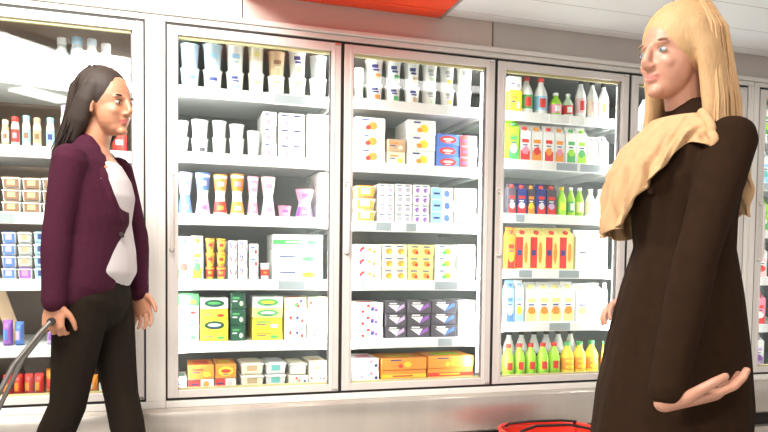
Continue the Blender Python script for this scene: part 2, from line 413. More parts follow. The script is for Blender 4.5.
def mk_box(w, h, a, b, c, pat, d=.20, nm='food_box'):
    q = MB(); q.box(-w/2, w/2, -d/2, d/2, 0, h, 0, c=min(.003, h*.1))
    seed = int(w*1e4+h*1e3) % 97+1
    decal(q, w, h, -d/2, pat, seed)
    # fold line of the pack's flap on the side and a top panel print
    q.box(-w*.3, w*.3, -d*.25, d*.2, h-.0002, h+.0003, 1)
    return q.build(nm, [C(a), C(b), C(c), C('navy' if a not in ('navy','charcoal','dark_green','blue') else 'white')]), d/2
def mk_tray(w, h, a, b, c, pat):
    d = .19; q = MB(); n = 0
    def ring(x, y, z): return [(-x,-y,z),(x,-y,z),(x,y,z),(-x,y,z)]
    R = [ring(w*.42,d*.42,0), ring(w*.47,d*.47,h*.78), ring(w*.495,d*.495,h*.8), ring(w*.495,d*.495,h*.9)]
    q.add(sum(R, []), [(3,2,1,0)]+[(j*4+i, j*4+(i+1)%4, j*4+4+(i+1)%4, j*4+4+i) for j in range(3) for i in range(4)]+[(12,13,14,15)], 0)
    o = q.build('ready_meal_tray', [C(a), C(b), C(c)])
    q = MB(); q.box(-w*.38, w*.38, -d*.478, d*.478, h*.12, h*.985, 0); q.box(-w*.22, w*.2, -d*.48, -d*.478, h*.3, h*.75, 1)
    l = q.build('card_sleeve', [C(b), C(c)], o, bevel=.001); KIDS[o.name] = [l]; return o, d/2
def mk_carton(w, h, a, b, c, pat, cap=True):
    d = min(w, .085); hb = h*.80; q = MB()
    q.box(-w/2, w/2, -d/2, d/2, 0, hb, 0)
    q.add([(-w/2,-d/2,hb),(w/2,-d/2,hb),(w/2,d/2,hb),(-w/2,d/2,hb),(-w/2,0,h*.94),(w/2,0,h*.94)], [(0,1,5,4),(2,3,4,5),(1,2,5),(3,0,4)], 0)
    q.box(-w/2, w/2, -.0025, .0025, h*.935, h, 0)
    decal(q, w, hb, -d/2, pat, int(w*1e4) % 91+3)
    o = q.build('drink_carton', [C(a), C(b), C(c), C('navy' if a not in ('navy','charcoal') else 'white')])
    q = MB(); n = 12; rr = min(.014, w*.22)
    q.lathe([(rr,0),(rr,.010),(rr*.9,.012)], n)
    k = q.build('screw_cap', [C(b)], o, smooth=True); k.location = (0, -d*.25, h*.86); k.rotation_euler = (math.radians(28),0,0)
    KIDS[o.name] = [k]; return o, d/2
def mk_bottle(w, h, a, b, c, pat):
    r = w/2*.97; q = MB()
    q.lathe([(r*.86,0),(r,.006),(r,h*.52),(r*.93,h*.6),(r*.62,h*.74),(r*.40,h*.82),(r*.38,h*.90)], 18)
    o = q.build('drink_bottle', [C(a)], smooth=True)
    q = MB(); q.lathe([(r*1.012,h*.14),(r*1.016,h*.145),(r*1.016,h*.50),(r*1.0,h*.505)], 18)
    if pat == 'fruit':
        [q.patch(r*1.016, r*1.016, h*(zc-dz), h*(zc+dz), -aw, aw, 1, lift=.0007+.0001*k) for zc in (.235, .405) for k, (dz, aw) in enumerate(((.07,.35),(.055,.55),(.03,.68)))]
    else: q.patch(r*1.016, r*1.016, h*.2, h*.44, -.6, .3, 1)
    l = q.build('label_sleeve', [C(b), C(c)], o, smooth=True)
    q = MB(); q.lathe([(r*.46,h*.885),(r*.48,h*.89),(r*.48,h*.985),(r*.42,h)], 16)
    k = q.build('cap', [C('black' if pat == 'darkcap' else (c if pat != 'fruit' else 'green'))], o, smooth=True)
    KIDS[o.name] = [l, k]; return o, r*1.03
def mk_round(w, h, a, b, c, pat):      # jar
    r = w/2*.96; q = MB(); q.lathe([(r*.9,0),(r,.005),(r,h*.68),(r*.82,h*.78),(r*.8,h*.84)], 18)
    q.patch(r, r, h*.15, h*.58, -1.2, 1.2, 1); q.patch(r, r, h*.28, h*.46, -.5, .5, 2, lift=.0015)
    o = q.build('glass_jar', [C(a), C(b), C(c)], smooth=True)
    q = MB(); q.lathe([(r*.86,h*.83),(r*.88,h*.84),(r*.88,h*.97),(r*.82,h)], 18); l = q.build('lid', [C(b)], o, smooth=True)
    KIDS[o.name] = [l]; return o, r
def mk_bag(w, h, a, b, c, pat):        # pillow pack
    d = .07; q = MB(); nx, nz = 8, 8; vs = []
    for sgn in (-1, 1):
        for j in range(nz+1):
            for i in range(nx+1):
                u, v = i/nx*2-1, j/nz*2-1
                t = (1-u**4)*(1-v**4); vs.append((u*w/2*(.97-.05*(1-v*v)), sgn*d/2*t**.7, h*(v+1)/2))
    fs = []
    for s_ in (0, 1):
        o_ = s_*(nx+1)*(nz+1)
        for j in range(nz):
            for i in range(nx):
                f = [o_+j*(nx+1)+i, o_+j*(nx+1)+i+1, o_+(j+1)*(nx+1)+i+1, o_+(j+1)*(nx+1)+i]; fs.append(f if s_ else f[::-1])
    for f in fs: q.f.append(f); q.m.append(1 if (2 <= (len(q.f) // nx) % (nz) <= 4 and 2 <= len(q.f) % nx <= 5) else 0)
    q.v = vs
    o = q.build('food_packet', [C(a), C(b), C(c)], smooth=True); bpy_m = o.data
    return o, d/2
MK = dict(tub=mk_tub, cup=mk_cup, invcup=mk_invcup, box=mk_box, tray=mk_tray, carton=mk_carton, bottle=mk_bottle, jar=mk_round, bag=mk_bag)
CATN = dict(tub='tub', cup='cup', invcup='cup', box='box', tray='tray', carton='carton', bottle='bottle', jar='jar', bag='packet')
PROTO = {}; LABELS = {}
def put(kind, w, h, cols, pat, x, z, y0, label, group, rz=0):
    w = round(w, 3); h = round(h, 3); key = (kind, w, h, cols, pat)
    if key not in PROTO:
        o, hd = MK[kind](w, h, *cols, pat); PROTO[key] = (o, hd)
    else:
        o0, hd = PROTO[key]; o = copy_tree(o0); KIDS[o.name] = []
    hd = PROTO[key][1]
    o.location = (x, y0+hd, z); o.rotation_euler = (0, 0, rz)
    assert label not in LABELS, label
    LABELS[label] = 1
    n = len(label.split()); assert 4 <= n <= 16, (n, label)
    tag(o, label, CATN[kind], group); return o
SN = ['top', 'second', 'third', 'fourth', 'fifth', 'bottom']
ORD = ['first','second','third','fourth','fifth','sixth','seventh','eighth','ninth','tenth','eleventh','twelfth','thirteenth']
DN = {1:'leftmost door', 2:'second door', 3:'third door', 4:'fourth door', 5:'fifth door', 6:'rightmost door'}
LAY = {1:[''], 2:['lower','upper'], 3:['lowest','middle','topmost'], 4:['lowest','second-lowest','second-highest','topmost']}
def shelf_row(n, k, ypx, cols, y0=None):
    """cols: (x0, x1, [(kind, height in px, (colours), pattern, look), ...bottom to top])"""
    zs = SH[n][k] if k < 5 else FLOORZ
    grp = 'groceries on %s shelf, %s' % (SN[k], DN[n])
    prev = -9; lo, hi = DX[n][0]+.030, DX[n][1]-.030
    for ci, (a, b, layers) in enumerate(cols):
        Y = .108 if y0 is None else y0
        xa = at(a, ypx, Y+.02).x; xb = at(b, ypx, Y+.02).x
        xa = max(xa, prev+.001, lo); xb = min(xb, hi)
        if xb-xa < .012: continue
        prev = xb; z = zs+.0006
        sc = depth(((xa+xb)/2, Y, zs))/F
        for li, (kind, hp, cl, pat, look) in enumerate(layers):
            h = hp*sc; lay = LAY[len(layers)][li]
            lab = '%s, %s%s column, %s shelf, %s' % (look, (lay+' in ') if lay else '', ORD[ci], SN[k], DN[n])
            wd = (xb-xa)-.0015
            if kind in ('tub','cup','invcup','bottle','jar'): wd = min(wd, .13)
            h = round(h, 3)
            o = put(kind, wd, h, cl, pat, (xa+xb)/2, z, Y + (.002*((ci*7+li*3) % 5)), lab, grp)
            z += h+.0006
def S(kind, hp, cl, pat, look, n=1): return [(kind, hp, tuple(cl.split()), pat, look)]*n
def cols(x0, x1, n, layers): 
    w = (x1-x0)/n; return [(x0+i*w, x0+(i+1)*w, layers) for i in range(n)]

# ---- second door
tb = lambda c, look, hb=21, ht=24, pat='small', c2=None: S('tub', hb, c, pat, look) + S('tub', ht, c2 or c, pat, look)
shelf_row(2, 0, 92, [
 (180,200, S('tub',21,'pale_blue blue white','small','tall pale blue tub')+S('tub',24,'pale_blue sky white','small','tall pale blue tub')),
 (203,223, S('tub',21,'white navy sky','small','white tub with navy mark')+S('tub',25,'pale_blue sky white','small','pale blue tub')),
 (226,245, S('tub',21,'white navy sky','mark','white tub with navy mark')+S('tub',27,'white sky pale_blue','small','white tub with blue mark')),
 (248,265, S('tub',21,'cream lemon white','small','cream tub')+S('tub',27,'cream lemon white','half','cream tub')),
 (268,286, S('tub',20,'white lemon cream','half','white and yellow tub')+S('tub',24,'tan brown cream','small','light brown tub')),
 (289,307, S('tub',20,'white lemon cream','half','white and yellow tub')+S('tub',27,'white navy lemon','mark','white tub with navy mark')),
 (310,328, S('tub',21,'white grey charcoal','small','white tub with grey mark')+S('tub',22,'grey silver tan','small','grey tub'))])
shelf_row(2, 1, 154, [
 (176,189, S('cup',16,'white white charcoal','m','white pot with dark spot')+S('cup',16,'white silver grey','m','white pot with silver top')),
 (191,209, S('tub',16,'white grey charcoal','mark','white pot with dark mark')+S('tub',18,'white pale_green grey','small','white pot with pale green mark')),
 (212,227, S('tub',18,'white silver sky','small','plain white pot')+S('tub',16,'white sky silver','small','plain white pot')),
 (229,245, S('tub',18,'white silver grey','small','plain white pot')+S('tub',14,'white pale_blue grey','small','plain white pot')),
 (247,260, S('tub',26,'white cream white','small','plain white pot')),
 (262,276, S('box',15,'white pale_pink pink','fruit','white pack with pink berries',3)),
 (278,304, S('box',15,'white pale_pink pink','twins','wide white pack with pink berries',3)),
 (306,328, S('box',15,'white cream pale_pink','text','plain white pack',3))])
hg = lambda a, b, c, look, h=20: S('invcup',h,'%s %s %s' % (a,b,c),'p',look)+S('cup',h+2,'white %s %s' % (b,c),'p',look)
shelf_row(2, 2, 214, [
 (177,193, S('invcup',20,'blue blue white','p','blue dessert cup')+S('cup',22,'white lilac blue','p','white and blue dessert cup')),
 (195,211, S('invcup',20,'white lilac purple','p','white dessert cup')+S('cup',22,'white blue lilac','p','white and blue dessert cup')),
 (213,228, S('invcup',20,'white red orange','p','red and white dessert cup')+S('cup',21,'white orange pale_pink','p','orange topped dessert cup')),
 (230,245, S('invcup',20,'white orange pale_pink','p','pale pink dessert cup')+S('cup',22,'white orange pink','p','orange topped dessert cup')),
 (247,259, S('invcup',20,'white pink lilac','p','white dessert cup with pink')+S('cup',20,'white pink pale_pink','p','pink topped dessert cup')),
 (261,276, S('invcup',20,'white lilac pink','p','white dessert cup with pink')+S('cup',20,'white pale_pink pink','p','pink topped dessert cup')),
 (278,292, S('tub',12,'pink purple white','small','small pink pot')),
 (296,315, S('invcup',16,'lilac purple pink','p','purple dessert cup')+S('cup',13,'lilac pink purple','p','lilac dessert cup')),
 (317,329, S('box',15,'white brown tan','text','small white and brown box',3))])
shelf_row(2, 3, 276, [
 (177,190, S('carton',43,'white green red','tall','tall white and green carton')),
 (191,203, S('carton',44,'white orange green','tall','tall white and orange carton')),
 (205,215, S('cup',13,'yellow red orange','p','yellow and red pot')+S('cup',14,'yellow orange red','p','yellow and orange pot')+S('cup',14,'yellow orange red','p','yellow and orange pot')),
 (216,226, S('cup',13,'yellow red orange','p','yellow and red pot')+S('cup',14,'orange yellow red','p','orange and yellow pot')+S('cup',14,'orange yellow red','p','orange and yellow pot')),
 (228,237, S('box',13,'white red navy','spots','small white and red box',3)),
 (238,247, S('box',13,'white red blue','spots','small white and red box',3)),
 (249,258, S('box',12,'white red sky','spots','small white and red box')+S('box',12,'white blue red','text','small white and blue box',2)),
 (260,270, S('tub',17,'white red orange','band','little red and white pot')),
 (272,322, S('box',16,'white pale_green lime','text','wide white and green pack')+S('box',15,'white pale_green green','text','wide white and green pack')+S('box',14,'white green pale_green','band','wide white and green pack'))])
shelf_row(2, 4, 338, [
 (177,199, S('box',13,'white teal green','text','white box with teal print')+S('box',13,'white green pale_green','oval','white box with green oval')+S('box',10,'white pale_green red','text','white box with pale green print')+S('box',12,'green pale_green orange','text','bright green box')),
 (200,228, S('box',10,'yellow orange green','text','yellow box')+S('box',12,'yellow dark_green white','oval','yellow box with green oval')+S('box',10,'yellow orange red','text','yellow box')+S('box',11,'white dark_green green','oval','white box with green oval')),
 (230,245, S('box',16,'dark_green green pale_green','text','dark green box',3)),
 (252,282, S('box',10,'yellow orange green','text','yellow box')+S('box',12,'yellow green white','text','yellow box with green mark')+S('box',10,'lemon green white','oval','pale yellow box with green oval')+S('box',11,'white green yellow','oval','white box with green oval')),
 (284,306, S('box',15,'white lilac red','spots','white box with small spots',2)+S('box',12,'cream red green','spots','cream box with red and green spots')),
 (307,328, S('box',15,'white purple lilac','spots','white box with small spots',2)+S('box',12,'cream green red','spots','cream box with red and green spots'))])
shelf_row(2, 5, 384, [
 (177,187, S('box',12,'white teal sky','text','narrow white box')),
 (188,214, S('box',10,'white red orange','split','white and red pack')+S('box',14,'orange red yellow','text','orange pack')),
 (215,236, S('box',10,'white red pale_pink','split','white and red pack')+S('box',14,'orange yellow red','oval','orange pack')),
 (240,264, S('tray',12,'white cream tan','s','white and cream tray',2)),
 (265,286, S('tray',12,'white silver teal','s','white and silver tray',2)),
 (288,307, S('box',10,'cream tan red','spots','cream box')+S('tray',12,'grey cream silver','s','grey tray with cream sleeve')),
 (308,328, S('box',10,'cream tan red','spots','cream box')+S('box',13,'cream tan brown','oval','cream box with tan oval'))])
# ---- third door
def yt(c, look): return S('tub',18,c,'mark',look)+S('tub',24,c,'mark',look)
shelf_row(3, 0, 104, [
 (354,364, S('tub',32,'pale_green grey white','small','tall grey green tub')),
 (366,384, yt('white navy orange','white tub with orange fruit')),
 (386,402, yt('white navy green','white tub with green fruit')),
 (405,421, yt('white navy tan','white tub with brown fruit')),
 (423,438, yt('white grey pale_green','white tub with faint print')),
 (441,455, yt('white grey yellow','white tub with yellow fruit')),
 (458,473, yt('white grey cream','white tub with cream print'))])
shelf_row(3, 1, 164, [
 (354,384, S('box',15,'white orange red','fruit','wide white pack with orange fruit',3)),
 (386,404, S('box',13,'cream orange yellow','text','cream and orange pack',1)+S('box',12,'tan orange cream','text','tan pack',1)),
 (406,434, S('box',15,'white yellow orange','fruit','wide white pack with yellow fruit',3)),
 (435,458, S('box',11,'blue red pale_pink','oval','blue pack with red oval',3)),
 (459,476, S('box',11,'lilac red blue','split','lilac pack with red print',3))])
shelf_row(3, 2, 222, [
 (354,375, S('tray',12,'cream orange white','s','cream and orange tray',2)+S('tray',12,'tan orange cream','s','tan and orange tray')),
 (377,393, S('box',9.5,'white lilac grey','twins','white pack with lilac print',4)),
 (394,411, S('box',9.5,'white grey lilac','twins','white pack with grey print',4)),
 (412,428, S('box',9.5,'white purple grey','twins','white pack with purple print',4)),
 (430,452, S('box',12,'white sky blue','split','white and light blue pack',3)),
 (453,475, S('box',12,'white blue sky','text','white pack with blue text',3))])
shelf_row(3, 3, 280, [
 (354,380, S('box',12,'white orange red','spots','white pack with orange spots',3)),
 (381,406, S('box',12,'cream orange yellow','twins','cream pack with orange fruit',3)),
 (407,432, S('box',12,'lemon orange red','twins','yellow pack with orange fruit',3)),
 (434,454, S('box',12,'white lime green','fruit','white pack with lime fruit',3)),
 (456,474, S('box',12,'white pale_green lemon','text','white and pale green pack',3))])
shelf_row(3, 4, 337, [
 (354,382, S('box',12,'white red purple','spots','white pack with red spots',3)),
 (384,405, S('box',12,'charcoal white lilac','triangle','dark pack with white triangle',3)),
 (406,429, S('box',12,'charcoal white purple','triangle','dark pack with white triangle',3)),
 (430,455, S('box',12,'charcoal white blue','triangle','dark pack with white triangle',3)),
 (457,474, S('box',12,'white lilac charcoal','triangle','white pack with lilac triangle',3))])
shelf_row(3, 5, 379, [
 (354,378, S('box',12,'white pink sky','spots','white pack with pink spots',2)),
 (380,425, S('box',11,'orange yellow red','band','wide orange pack')+S('box',12,'orange yellow red','fruit','wide orange pack')),
 (427,472, S('box',11,'orange red yellow','band','wide orange pack')+S('box',12,'orange lime yellow','fruit','wide orange and green pack'))])
# ---- fourth door
shelf_row(4, 0, 117, [
 (507,520, S('box',22,'yellow orange cream','text','yellow box')+S('box',14,'white cream grey','text','plain white box')),
 (521,534, S('bottle',38,'white green red','b','tall white bottle with green sleeve')),
 (536,549, S('bottle',38,'white sky red','b','tall white bottle with blue sleeve')),
 (551,562, S('bottle',24,'lime pink white','b','short green and pink bottle')),
 (564,574, S('bottle',24,'pale_green red white','b','short green and red bottle')),
 (576,586, S('bottle',39,'white pale_pink red','darkcap','tall white bottle with dark cap')),
 (588,598, S('bottle',39,'white cream pale_pink','darkcap','tall cream bottle with dark cap')),
 (600,611, S('bottle',38,'white pale_pink orange','darkcap','tall white bottle with dark cap'))])
shelf_row(4, 1, 162, [
 (506,517, S('carton',41,'lime green white','tall','bright green carton')),
 (518,529, S('carton',37,'white red pink','tall','white and red carton')),
 (530,541, S('carton',37,'white orange red','tall','white and orange carton')),
 (542,552, S('carton',37,'white red orange','tall','white and red carton')),
 (553,563, S('carton',37,'white orange pink','tall','white and orange carton')),
 (564,574, S('carton',37,'white green lime','tall','white and green carton')),
 (575,585, S('carton',37,'white lime green','tall','white and lime carton')),
 (587,596, S('carton',29,'white pale_pink lilac','tall','short white carton')),
 (597,606, S('carton',29,'white lilac pale_pink','tall','short white carton')),
 (607,615, S('carton',29,'white pink cream','tall','short white carton'))])
shelf_row(4, 2, 216, [
 (506,514, S('carton',31,'charcoal red silver','tall','dark carton with red cap')),
 (515,525, S('carton',31,'navy red white','tall','navy carton with red cap')),
 (526,534, S('carton',31,'charcoal orange yellow','tall','dark carton with orange cap')),
 (535,544, S('carton',31,'navy red silver','tall','navy carton with red cap')),
 (545,555, S('carton',31,'charcoal red lilac','tall','dark carton with red cap')),
 (557,566, S('bottle',29,'lime lime yellow','b','lime green bottle')),
 (567,575, S('bottle',29,'lime green white','b','lime green bottle')),
 (576,584, S('bottle',29,'lime lemon white','b','lime green bottle')),
 (586,595, S('bottle',28,'white cream white','b','plain white bottle')),
 (596,605, S('bottle',28,'white silver cream','b','plain white bottle')),
 (607,615, S('bottle',28,'white orange cream','b','white bottle with orange sleeve'))])
shelf_row(4, 3, 270, [
 (505,513, S('carton',42,'orange red yellow','tall','orange carton with red cap'))]+
 cols(514,572,4, S('carton',42,'lemon red orange','split','yellow and red carton with red cap'))+
 cols(574,614,3, S('carton',40,'white cream pale_green','tall','plain white carton')))
shelf_row(4, 4, 322, [
 (504,512, S('carton',42,'sky blue white','tall','light blue carton')),
 (513,522, S('carton',42,'white sky yellow','tall','white and light blue carton'))]+
 cols(524,572,4, S('carton',40,'white lemon orange','tall','white carton with orange fruit'))+
 cols(574,614,3, S('carton',38,'white cream lemon','tall','white carton with faint fruit')))
shelf_row(4, 5, 374, cols(503,561,5, S('bottle',32,'lime lime red','b','green juice bottle'))+cols(562,612,4, S('bottle',32,'yellow orange yellow','fruit','orange juice bottle')))
# second rank behind the juice bottles: taller white bottles with dark caps
for i in range(8):
    x = 1.60+i*.075
    put('bottle', .068, .225, ('white','silver','black'), 'darkcap', x, FLOORZ+.0006, .225, 'white bottle with black cap, %s of back rank, bottom shelf, fourth door' % ORD[i], 'white bottles behind the juice bottles')
# ---- fifth door (mostly behind the blonde woman)
shelf_row(5, 0, 122, cols(640,684,4, S('bottle',28,'white silver tan','darkcap','white bottle with dark cap'))+cols(690,718,3, S('bottle',26,'white cream tan','b','white bottle with cream sleeve')))
shelf_row(5, 1, 170, cols(640,676,3, S('carton',32,'white pale_pink tan','tall','white carton')))
shelf_row(5, 3, 272, cols(640,664,2, S('carton',34,'white green lime','tall','white and green carton'))+cols(700,724,2, S('carton',34,'white pale_green green','tall','white carton')))
shelf_row(5, 4, 326, cols(638,662,2, S('carton',34,'white orange red','tall','white and orange carton')))
shelf_row(5, 5, 374, cols(638,662,2, S('bottle',30,'yellow orange yellow','fruit','orange juice bottle')))
# ---- rightmost door
for k, (c, look) in enumerate([('white green lime','white and green carton'),('white sky teal','white and blue carton'),('lime green white','green carton'),('white pale_pink red','white and pink carton'),('pink red white','pink carton'),('white lilac purple','white and lilac carton')]):
    yy = [130,172,214,256,300,350][k]
    zs = SH[6][k] if k < 5 else FLOORZ
    for j in range(2):
        put('carton', .075, .185, tuple(c.split()), 'tall', 3.196+j*.085, zs+.0006, .108, '%s, %s from left, %s shelf, rightmost door' % (look, ORD[j], SN[k]), 'groceries on %s shelf, rightmost door' % SN[k])
# ---- leftmost door
shelf_row(1, 0, 75, [
 (2,16, S('box',15,'orange yellow tan','text','orange box')),
 (18,33, S('tray',12,'brown tan cream','s','brown tray')),
 (35,50, S('tray',12,'tan brown cream','s','tan tray')),
 (56,68, S('jar',40,'grey silver pale_blue','j','tall grey jar')),
 (70,84, S('jar',42,'pale_blue sky white','j','tall pale blue jar')),
 (86,98, S('jar',41,'silver pale_blue white','j','tall silvery jar')),
 (100,112, S('jar',38,'pale_blue silver tan','j','tall pale blue jar'))])
shelf_row(1, 1, 147, [
 (2,10, S('jar',26,'tan cream brown','j','small tan jar')),
 (11,20, S('jar',30,'white red pink','j','white jar with pink label')),
 (22,31, S('jar',32,'white sky brown','j','white jar with blue label')),
 (33,42, S('jar',30,'cream tan brown','j','cream jar')),
 (46,55, S('jar',31,'white sky navy','j','white jar with blue label')),
 (60,72, S('jar',44,'white lilac navy','j','tall white jar')),
 (80,96, S('jar',30,'tan brown cream','j','wide tan jar')),
 (112,127, S('jar',27,'red red white','j','red jar'))])
shelf_row(1, 2, 216, 
 cols(2,62,3, S('tray',12,'white brown tan','s','white tray with brown sleeve',3))+
 [(66,96, S('tray',12,'white tan brown','s','wide white tray',2)), (100,128, S('tray',12,'white brown cream','s','wide white tray',3))])
shelf_row(1, 3, 280, [
 (2,17, S('tray',12,'white blue lilac','s','white tray with blue sleeve',4)),
 (18,33, S('tray',12,'white purple pink','s','white tray with purple sleeve')+S('tray',12,'white grey tan','s','white tray with grey sleeve',3)),
 (34,49, S('tray',12,'white sky navy','s','white tray with light blue sleeve',4)),
 (50,66, S('tray',12,'white purple blue','s','white tray with purple sleeve',4)),
 (70,92, S('tray',12,'white green teal','s','white tray with green sleeve',3)),
 (112,128, S('box',9,'teal blue white','text','teal box')+S('box',9,'navy blue white','text','navy box')+S('box',9,'lime green yellow','text','lime green box',2))])
shelf_row(1, 4, 345, [
 (2,13, S('bag',26,'purple blue pink','b','purple packet')),
 (14,24, S('bag',24,'blue lilac pink','b','blue packet')),
 (46,62, S('bag',20,'lilac purple blue','b','lilac packet')),
 (64,77, S('tub',13,'white yellow green','band','white pot with yellow band')+S('tub',13,'white lime yellow','band','white pot with lime band')),
 (84,104, S('box',12,'pale_green teal white','text','pale green box',2)),
 (112,128, S('box',13,'teal white green','text','teal box')+S('box',13,'white teal green','text','white and teal box')+S('box',13,'pale_pink red white','text','pale pink box'))])
shelf_row(1, 5, 392, 
 cols(2,44,4, S('bag',22,'red orange white','b','red packet'))+
 [(45,58, S('bag',26,'orange red yellow','b','orange packet')), (60,72, S('bag',20,'brown tan red','b','brown packet')),
 (84,98, S('bag',18,'orange white tan','b','orange packet')), (99,112, S('box',10,'white orange tan','text','white box')), (113,127, S('box',10,'white pale_green tan','text','white box'))])
def boxed(nm, label, cat, loc, rot, dims, mat, extra=None):
    q = MB(); q.box(-dims[0]/2, dims[0]/2, -dims[1]/2, dims[1]/2, 0, dims[2], 0, c=.002)
    o = q.build(nm, mat); o.location = loc; o.rotation_euler = rot; tag(o, label, cat); return o
boxed('cardboard_divider', 'beige cardboard strip leaning on fifth shelf behind leftmost door', 'divider', (-.600, .20, .606), (0, math.radians(-18), 0), (.055,.006,.235), C('tan'))
# ------------------------------------------------------------------ figures
V = Vector
def etube(q, pts, ra, rb, side=(0,1,0), n=20, mi=0, caps=True, fold=None):
    """lofted limb: elliptical section, half-width ra along `side`, rb across it, rounded ends"""
    P = [V(p) for p in pts]; RA, RB = list(ra), list(rb)
    if caps:
        t0 = (P[0]-P[1]).normalized(); t1 = (P[-1]-P[-2]).normalized(); e0 = min(RA[0], RB[0]); e1 = min(RA[-1], RB[-1])
        P = [P[0]+t0*e0*.85, P[0]+t0*e0*.55] + P + [P[-1]+t1*e1*.55, P[-1]+t1*e1*.85]
        RA = [RA[0]*.35, RA[0]*.78]+RA+[RA[-1]*.78, RA[-1]*.35]; RB = [RB[0]*.35, RB[0]*.78]+RB+[RB[-1]*.78, RB[-1]*.35]
    vs = []; L = len(P)
    for i, p in enumerate(P):
        t = (P[min(i+1, L-1)]-P[max(i-1, 0)]).normalized(); s_ = V(side); s_ = (s_-t*s_.dot(t)).normalized(); u = t.cross(s_)
        for k in range(n):
            a = 2*math.pi*k/n; f = fold(a, i/(L-1)) if fold else 1
            vs.append(p + s_*(math.cos(a)*RA[i]*f) + u*(math.sin(a)*RB[i]*f))
    fs = [(j*n+k, j*n+(k+1)%n, (j+1)*n+(k+1)%n, (j+1)*n+k) for j in range(L-1) for k in range(n)]
    fs += [tuple(range(n-1,-1,-1)), tuple((L-1)*n+k for k in range(n))]
    q.add(vs, fs, mi)
def ball(q, c, r, M=None, n=20, mi=0):
    """ellipsoid of radii r about c; M places it (head frame)"""
    vs = []; m_ = n//2
    for j in range(1, m_):
        th = math.pi*j/m_
        for k in range(n):
            a = 2*math.pi*k/n; vs.append(V((c[0]+r[0]*math.sin(th)*math.cos(a), c[1]+r[1]*math.sin(th)*math.sin(a), c[2]+r[2]*math.cos(th))))
    vs.append(V((c[0], c[1], c[2]+r[2]))); vs.append(V((c[0], c[1], c[2]-r[2]))); T, B_ = len(vs)-2, len(vs)-1
    fs = [(j*n+k, j*n+(k+1)%n, (j+1)*n+(k+1)%n, (j+1)*n+k) for j in range(m_-2) for k in range(n)]
    fs += [(T, (k+1)%n, k) for k in range(n)] + [(B_, (m_-2)*n+k, (m_-2)*n+(k+1)%n) for k in range(n)]
    if M is not None: vs = [M @ v for v in vs]
    q.add(vs, fs, mi)
def fuse(q, name, mats, parent, voxel=.005, smooth=4, factor=.5, paint=None):
    """one continuous skin over all the lofts collected in q"""
    me = q.mesh(name+'_src', mats[0]); t = bpy.data.objects.new(name+'_src', me); COL.objects.link(t)
    r = t.modifiers.new('remesh', 'REMESH'); r.mode = 'VOXEL'; r.voxel_size = voxel; r.use_smooth_shade = True
    s_ = t.modifiers.new('smooth', 'SMOOTH'); s_.iterations = smooth; s_.factor = factor
    dg = bpy.context.evaluated_depsgraph_get(); dg.update()
    me2 = bpy.data.meshes.new_from_object(t.evaluated_get(dg)); me2.name = name
    bpy.data.objects.remove(t); bpy.data.meshes.remove(me)
    me2.materials.clear()
    for mt in mats: me2.materials.append(mt)
    for p in me2.polygons: p.use_smooth = True; p.material_index = paint(p.center) if paint else 0
    o = bpy.data.objects.new(name, me2); COL.objects.link(o); o.parent = parent
    return o
def hand(q, Wp, D, N, T, curl=1.0, s=1.0):
    """palm with four fingers of unequal length and a thumb; D along the hand, N the way the palm faces, T the thumb's side"""
    Wp, D, N, T = V(Wp), V(D).normalized(), V(N), V(T)
    N = (N-D*N.dot(D)).normalized(); T = (T-D*T.dot(D)-N*T.dot(N)).normalized()
    etube(q, [Wp-D*.02, Wp+D*.015*s, Wp+D*.045*s, Wp+D*.082*s], [.024*s,.030*s,.039*s,.039*s], [.019*s,.017*s,.015*s,.012*s], side=T, n=18)
    for off, ln, r in ((.0305,.070,.0080),(.0105,.078,.0084),(-.0105,.072,.0080),(-.030,.056,.0070)):
        p = Wp + D*.074*s + T*off*s; d = (D + T*off*1.6).normalized(); pts = [p]; a = 0
        for seg, da in ((.45,14),(.32,24),(.23,18)):
            a += math.radians(da)*curl; dd = d*math.cos(a)+N*math.sin(a); p = p + dd*ln*seg*1.12*s; pts.append(p)
        etube(q, pts, [r*s, r*.96*s, r*.88*s, r*.74*s], [r*s, r*.96*s, r*.86*s, r*.70*s], side=T, n=12)
    p = Wp + D*.016*s + T*.024*s; pts = [p]
    for dd, l in (((D*.75+T*.75+N*.35), .036), ((D*.95+T*.42+N*.35), .028), ((D+T*.15+N*.35), .022)):
        p = p + dd.normalized()*l*s; pts.append(p)
    etube(q, pts, [.0125*s,.0105*s,.0095*s,.0075*s], [.0125*s,.0105*s,.009*s,.007*s], side=N, n=12)
def head_matrix(hc, yaw_, pitch_=0): return Matrix.Translation(V(hc)) @ Matrix.Rotation(yaw_, 4, 'Z') @ Matrix.Rotation(pitch_, 4, 'Y')
def head(q, M):
    ball(q, (-.010,0,.022), (.094,.074,.094), M, 28)
    ball(q, (.028,0,-.030), (.058,.060,.078), M, 24)
    ball(q, (.040,0,-.075), (.040,.040,.034), M, 20)           # jaw
    ball(q, (.070,0,-.093), (.019,.021,.016), M, 14)           # chin
    ball(q, (.070,0,.018), (.018,.046,.010), M, 14)            # brow ridge
    for s_ in (-1, 1):
        ball(q, (.058,s_*.032,-.030), (.022,.020,.020), M, 14) # cheeks
        ball(q, (-.002,s_*.076,-.010), (.017,.008,.029), M, 14); ball(q, (.004,s_*.074,-.034), (.009,.006,.011), M, 10)  # ears
        ball(q, (.091,s_*.010,-.036), (.010,.008,.007), M, 10) # nostril wings
    pts = [M @ V(p) for p in ((.080,0,.016),(.092,0,-.004),(.103,0,-.026),(.098,0,-.036))]
    etube(q, pts, [.008,.009,.011,.010], [.010,.010,.010,.007], side=(M.to_3x3() @ V((0,1,0))), n=12)
    ball(q, (.082,0,-.056), (.0085,.021,.0055), M, 14); ball(q, (.081,0,-.066), (.0085,.017,.0058), M, 14)    # lips
